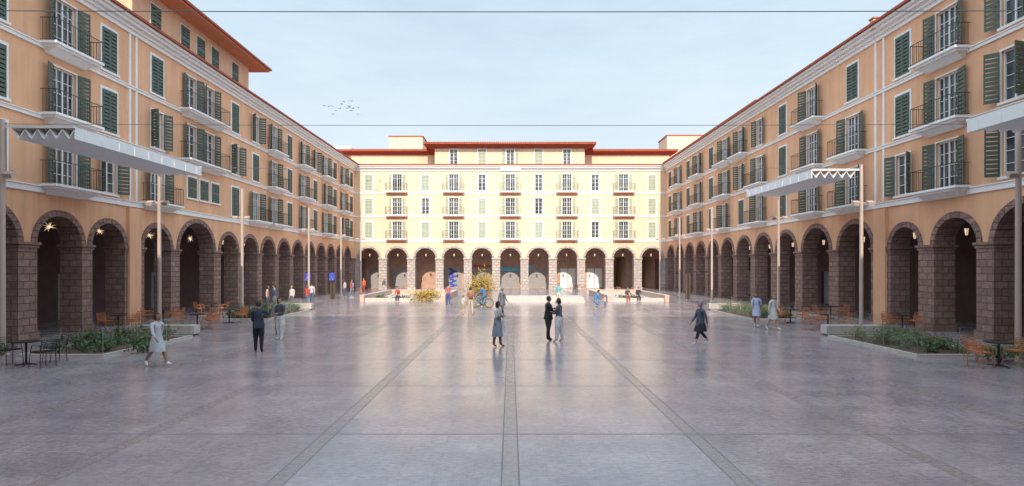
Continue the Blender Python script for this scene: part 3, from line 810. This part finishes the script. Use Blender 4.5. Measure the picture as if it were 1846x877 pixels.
    bm=bmesh.new(); bm.from_mesh(bme)
    off=len(mats)
    allm=mats+[m for m in extra.materials]
    nf=len(bm.faces); bm.from_mesh(extra); bm.faces.ensure_lookup_table()
    for i in range(nf,len(bm.faces)): bm.faces[i].material_index+=off
    me=bpy.data.meshes.new(name)
    bm.to_mesh(me); bm.free()
    for m in allm: me.materials.append(m)
    o=bpy.data.objects.new(name,me); SC.collection.objects.link(o)
    o.location=(x,y,0); o.rotation_euler[2]=R(face)
    return o
# face: 0 = away from viewer (+Y), 90 = towards -X, -90 = towards +X, 180 = towards viewer
navy=(.03,.035,.06); black=(.015,.015,.02)
person(-10.7,16.8,1.66,-115,legs=((28,6),(-20,24)),arms=((-24,8,12,0),(26,8,20,0)),top=(.50,.50,.53),bottom=(.50,.50,.53),shoe=(.8,.8,.8),leg=0,skirt=.30,skcol=(.50,.50,.53),sleeve=.85,hair=(.03,.02,.02),hairlen=.3,skin='m')
person(-8.85,19.5,1.80,15,legs=((6,2),(-5,4)),arms=((12,6,35,20),(50,25,110,10)),top=navy,bottom=black,shoe=(.03,.02,.02),coat=.47,build=1.1,skin='m',wide=1.1)
person(-10.1,24.2,1.64,20,legs=((6,2),(-6,5)),arms=((8,5,20,0),(10,5,40,20)),top=(.25,.26,.27),bottom=(.12,.13,.16),hairlen=.5,hair=(.05,.03,.02),bag=(.06,.07,.06))
person(-9.5,22.9,1.72,170,legs=((4,2),(-4,3)),arms=((15,6,70,40),(10,6,50,30)),top=(.07,.07,.075),bottom=(.6,.58,.56),shoe=(.5,.5,.5),wide=1.35,hair=(.02,.015,.01))
person(-.48,20.9,1.70,-120,legs=((6,2),(-7,4)),arms=((22,8,88,62),(20,8,92,60)),top=(.50,.48,.46),bottom=(.22,.24,.30),skirt=.22,skcol=(.22,.25,.32),leg=0,shoe=(.35,.05,.04),sleeve=.5,skin='d',hairlen=.25,hair=(.015,.01,.01))
person(1.55,22.6,1.80,-70,legs=((5,2),(-5,4)),arms=((25,5,95,30),(20,5,95,30)),top=black,bottom=black,shoe=black,coat=.47,build=1.1,skin='m',wide=1.1,turn=-15)
person(1.95,22.2,1.74,60,legs=((5,2),(-6,4)),arms=((20,6,85,35),(15,6,70,30)),top=(.10,.10,.11),bottom=(.60,.58,.58),shoe=(.4,.4,.4),wide=1.4,hair=(.02,.015,.01),hairlen=.15,skin='m')
person(7.3,21.3,1.72,105,legs=((24,6),(-18,26)),arms=((-20,8,12,0),(18,8,20,0)),top=(.07,.08,.10),bottom=black,leg=.7,skirt=.33,skcol=(.02,.02,.025),coat=.42,shoe=(.55,.62,.75),hair=(.20,.19,.20),hairlen=.45,build=1.05)
person(12.2,27.5,1.72,150,legs=((20,4),(-16,20)),arms=((-14,8,14,0),(16,8,60,20)),top=(.35,.42,.60),bottom=(.4,.45,.6),skirt=.33,skcol=(.42,.46,.60),leg=0,sleeve=.45,hairlen=.8,hair=(.05,.025,.015),skin='m',shoe=(.6,.6,.6))
person(12.45,26.3,1.68,-150,legs=((16,4),(-14,18)),arms=((14,8,24,0),(-12,8,14,0)),top=(.52,.51,.50),bottom=(.5,.5,.5),skirt=.30,skcol=(.52,.51,.50),leg=0,sleeve=.9,hairlen=.5,hair=(.18,.12,.07),shoe=(.7,.7,.7))
person(-17.0,38.8,1.66,-60,top=(.5,.35,.3),bottom=(.2,.2,.28),hairlen=.6)
person(-16.1,37.9,1.75,100,top=(.15,.18,.3),bottom=(.45,.42,.38),arms=((10,5,60,20),(5,5,20,0)))
person(-15.7,39.9,1.62,170,top=(.55,.52,.5),bottom=(.1,.1,.14),hairlen=.6,hair=(.2,.12,.05))
person(-14.8,40.4,1.68,-20,legs=((14,4),(-12,14)),top=(.45,.06,.05),bottom=(.10,.14,.25),hairlen=.7,hair=(.12,.06,.03))
person(-15.5,43.3,1.74,20,legs=((14,4),(-12,14)),top=(.5,.5,.5),bottom=(.08,.1,.16))
person(-15.8,53,1.70,80,top=(.5,.48,.45),bottom=(.1,.1,.15)); person(-15.2,53,1.74,-80,top=(.5,.08,.05),bottom=(.15,.18,.3)); person(-15.7,55,1.6,150,top=(.3,.3,.4),bottom=(.3,.25,.2),hairlen=.6)
person(-16,60.6,1.72,170,top=(.55,.13,.04),bottom=(.3,.05,.05)); person(-14,61.5,1.62,200,top=(.1,.1,.1),bottom=(.4,.4,.4),hairlen=.5)
person(-4.7,42,1.72,10,legs=((10,3),(-8,10)),top=(.40,.10,.12),bottom=(.05,.08,.20),sleeve=.45)
person(-2.96,34.8,1.2,-30,name='child',top=(.45,.45,.42),bottom=(.35,.28,.2),leg=.4,sleeve=.4,hair=(.15,.09,.04))
person(-2.45,34.2,1.74,10,legs=((12,3),(-10,12)),top=(.30,.13,.10),bottom=(.42,.36,.30),sleeve=.45,leg=.7,bag=(.25,.12,.08))
person(-.49,32.9,1.74,-40,legs=((18,4),(-16,18)),top=(.10,.11,.13),bottom=(.06,.06,.07),coat=.40,arms=((-15,6,12,0),(18,6,20,0)),hair=(.12,.11,.1))
person(3.8,43.6,1.7,170,legs=((6,2),(-4,4)),top=(.12,.38,.40),bottom=(.5,.48,.42),hairlen=.6,hair=(.08,.04,.02))
person(5.9,38.8,1.72,-80,legs=((78,118),(50,120)),arms=((55,8,40,5),(45,8,40,10)),lean=22,top=(.05,.20,.45),bottom=(.12,.2,.34))
person(6.6,38.7,1.0,75,name='child',top=(.5,.45,.4),bottom=(.12,.15,.3),arms=((40,8,30,0),(30,8,30,0)),hair=(.2,.12,.05))
person(10.0,47.35,1.68,180,legs=((82,100),(78,94)),arms=((35,5,50,10),(30,5,50,10)),lean=8,top=(.06,.05,.07),bottom=(.35,.08,.06),hairlen=.4,z0=-.42)
person(10.9,47.35,1.75,180,legs=((82,100),(84,90)),arms=((35,5,50,10),(30,5,50,10)),lean=12,top=(.03,.03,.04),bottom=(.05,.05,.08),z0=-.44)
person(-9.6,47.35,1.72,180,legs=((82,96),(84,100)),arms=((35,5,50,10),(30,5,50,10)),lean=10,top=(.35,.06,.05),bottom=(.05,.05,.08),z0=-.43)
def bicycle(x,y,rot):
    b=MB(); r=.33
    for yy in (-.52,.52):
        b.ring('iron',(0,yy,r),(1,0,0),r-.02,.02,28,6)
        for i in range(14):
            a=2*math.pi*i/14; b.tube('frame',(0,yy,r),(0,yy+.31*math.cos(a),r+.31*math.sin(a)),.003,None,4)
        b.tube('iron',(-.04,yy,r),(.04,yy,r),.025,None,8)
    bb=(0,-.08,.28); st=(0,-.2,.78); hd=(0,.36,.82); hl=(0,.40,.66)
    for p,q in ((bb,st),(bb,hl),((0,-.18,.72),hd),((0,-.52,r),bb),((0,-.52,r),(0,-.18,.72)),(hl,(0,.52,r)),(hd,hl),(hd,(0,.34,.95))): b.tube('cyan',p,q,.018,None,7)
    b.path('iron',[(-.26,.22,.98),(-.2,.34,.98),(.2,.34,.98),(.26,.22,.98)],.013,6)
    b.ball('iron',(0,-.21,.82),.07,.13,.03,8,6); b.ring('iron',bb,(1,0,0),.09,.008,14,4)
    for s in(-1,1):
        b.tube('iron',(s*.06,-.08,.28),(s*.06,-.08+s*.16,.28-s*.04),.01,None,5); xa=min(s*.06,s*.15)
        b.box('iron',W,xa,xa+.09,-.12+s*.16,-.04+s*.16,.27-s*.04,.29-s*.04)
    return b.single('bicycle',at=(x,y,0),rot=rot)
bicycle(-2.05,40.4,R(80))
person(-2.05+.21*math.sin(R(80)),40.4-.21*math.cos(R(80)),1.74,80,name='cyclist',legs=((62,58),(30,32)),arms=((62,4,18,2),(62,4,18,2)),lean=22,top=(.04,.16,.42),bottom=(.08,.12,.25),z0=-.03)

# ------------------------------------------------------------ birds
b=MB()
for i in range(16):
    p=Vector((random.uniform(-20.2,-16.3),60+random.uniform(-2,2),random.uniform(19.1,21))); s=.28*random.uniform(.8,1.2); f=random.uniform(-.15,.3); a=random.uniform(-.6,.6)
    ux=Vector((math.cos(a),math.sin(a),0)); fy=Vector((-math.sin(a),math.cos(a),0))
    for sg in(-1,1):
        m_=p+ux*sg*s*.5+Vector((0,0,s*.3)); t=p+ux*sg*s+Vector((0,0,s*.3*f))
        b.poly('concrete',[p-fy*.06,p+fy*.06,m_+fy*.05,m_-fy*.05]); b.poly('concrete',[m_-fy*.05,m_+fy*.05,t])
    b.tube('iron',p-fy*.18,p+fy*.15,.03,.015,5)
b.single('flock_of_birds',origin=(-18,60,20))

# ------------------------------------------------------------ world & sun
EL=31
w=bpy.data.worlds.new('World'); SC.world=w; w.use_nodes=True; nt=w.node_tree
bg=nt.nodes['Background']; bg.inputs['Strength'].default_value=.13
sky=nt.nodes.new('ShaderNodeTexSky'); sky.sky_type='NISHITA'; sky.sun_disc=False; sky.sun_elevation=R(EL); sky.sun_rotation=R(180)
tc=nt.nodes.new('ShaderNodeTexCoord').outputs['Generated']
mp=nt.nodes.new('ShaderNodeMapping'); mp.inputs['Scale'].default_value=(1,1,4); nt.links.new(tc,mp.inputs['Vector'])
nz=noise(nt,mp.outputs[0],2.8,9,.65)
sz=nt.nodes.new('ShaderNodeSeparateXYZ'); nt.links.new(tc,sz.inputs[0])
fac=math_(nt,'MULTIPLY_ADD',nz,.55,.70)
fac=math_(nt,'SUBTRACT',fac,math_(nt,'MULTIPLY',sz.outputs[2],.30))
fn=nt.nodes.new('ShaderNodeClamp'); nt.links.new(fac,fn.inputs[0]); fac=fn.outputs[0]
dp=nt.nodes.new('ShaderNodeVectorMath'); dp.operation='DOT_PRODUCT'; nt.links.new(tc,dp.inputs[0]); dp.inputs[1].default_value=(0,-math.cos(R(EL+25)),math.sin(R(EL+25)))
br=nt.nodes.new('ShaderNodeMapRange'); nt.links.new(dp.outputs['Value'],br.inputs['Value'])
br.inputs['From Min'].default_value=.05; br.inputs['From Max'].default_value=1; br.inputs['To Min'].default_value=1.08/.13; br.inputs['To Max'].default_value=3.4/.13
hz=mixc(nt,math_(nt,'MULTIPLY',sz.outputs[2],2.2),(.82,.88,.91),(.66,.83,.96))
sc=nt.nodes.new('ShaderNodeVectorMath'); sc.operation='SCALE'; nt.links.new(hz,sc.inputs[0]); nt.links.new(br.outputs[0],sc.inputs['Scale'])
res=mixc(nt,fac,sky.outputs[0],sc.outputs[0]); nt.links.new(res,bg.inputs['Color'])
sl=bpy.data.lights.new('sun','SUN'); sl.energy=5.0; sl.angle=R(.5); sl.color=(1,.88,.72)
so=bpy.data.objects.new('sun',sl); SC.collection.objects.link(so); so.rotation_euler=(R(90-EL),0,0); so.location=(0,-20,40)

cam=bpy.data.cameras.new('camera'); co=bpy.data.objects.new('camera',cam); SC.collection.objects.link(co)
co.location=(0,0,3.03); co.rotation_euler=(R(90),0,0)
cam.sensor_width=36; cam.lens=36*1000/1846; cam.shift_x=3/1846; cam.shift_y=41.5/1846; cam.clip_end=2000; cam.clip_start=.1
SC.camera=co
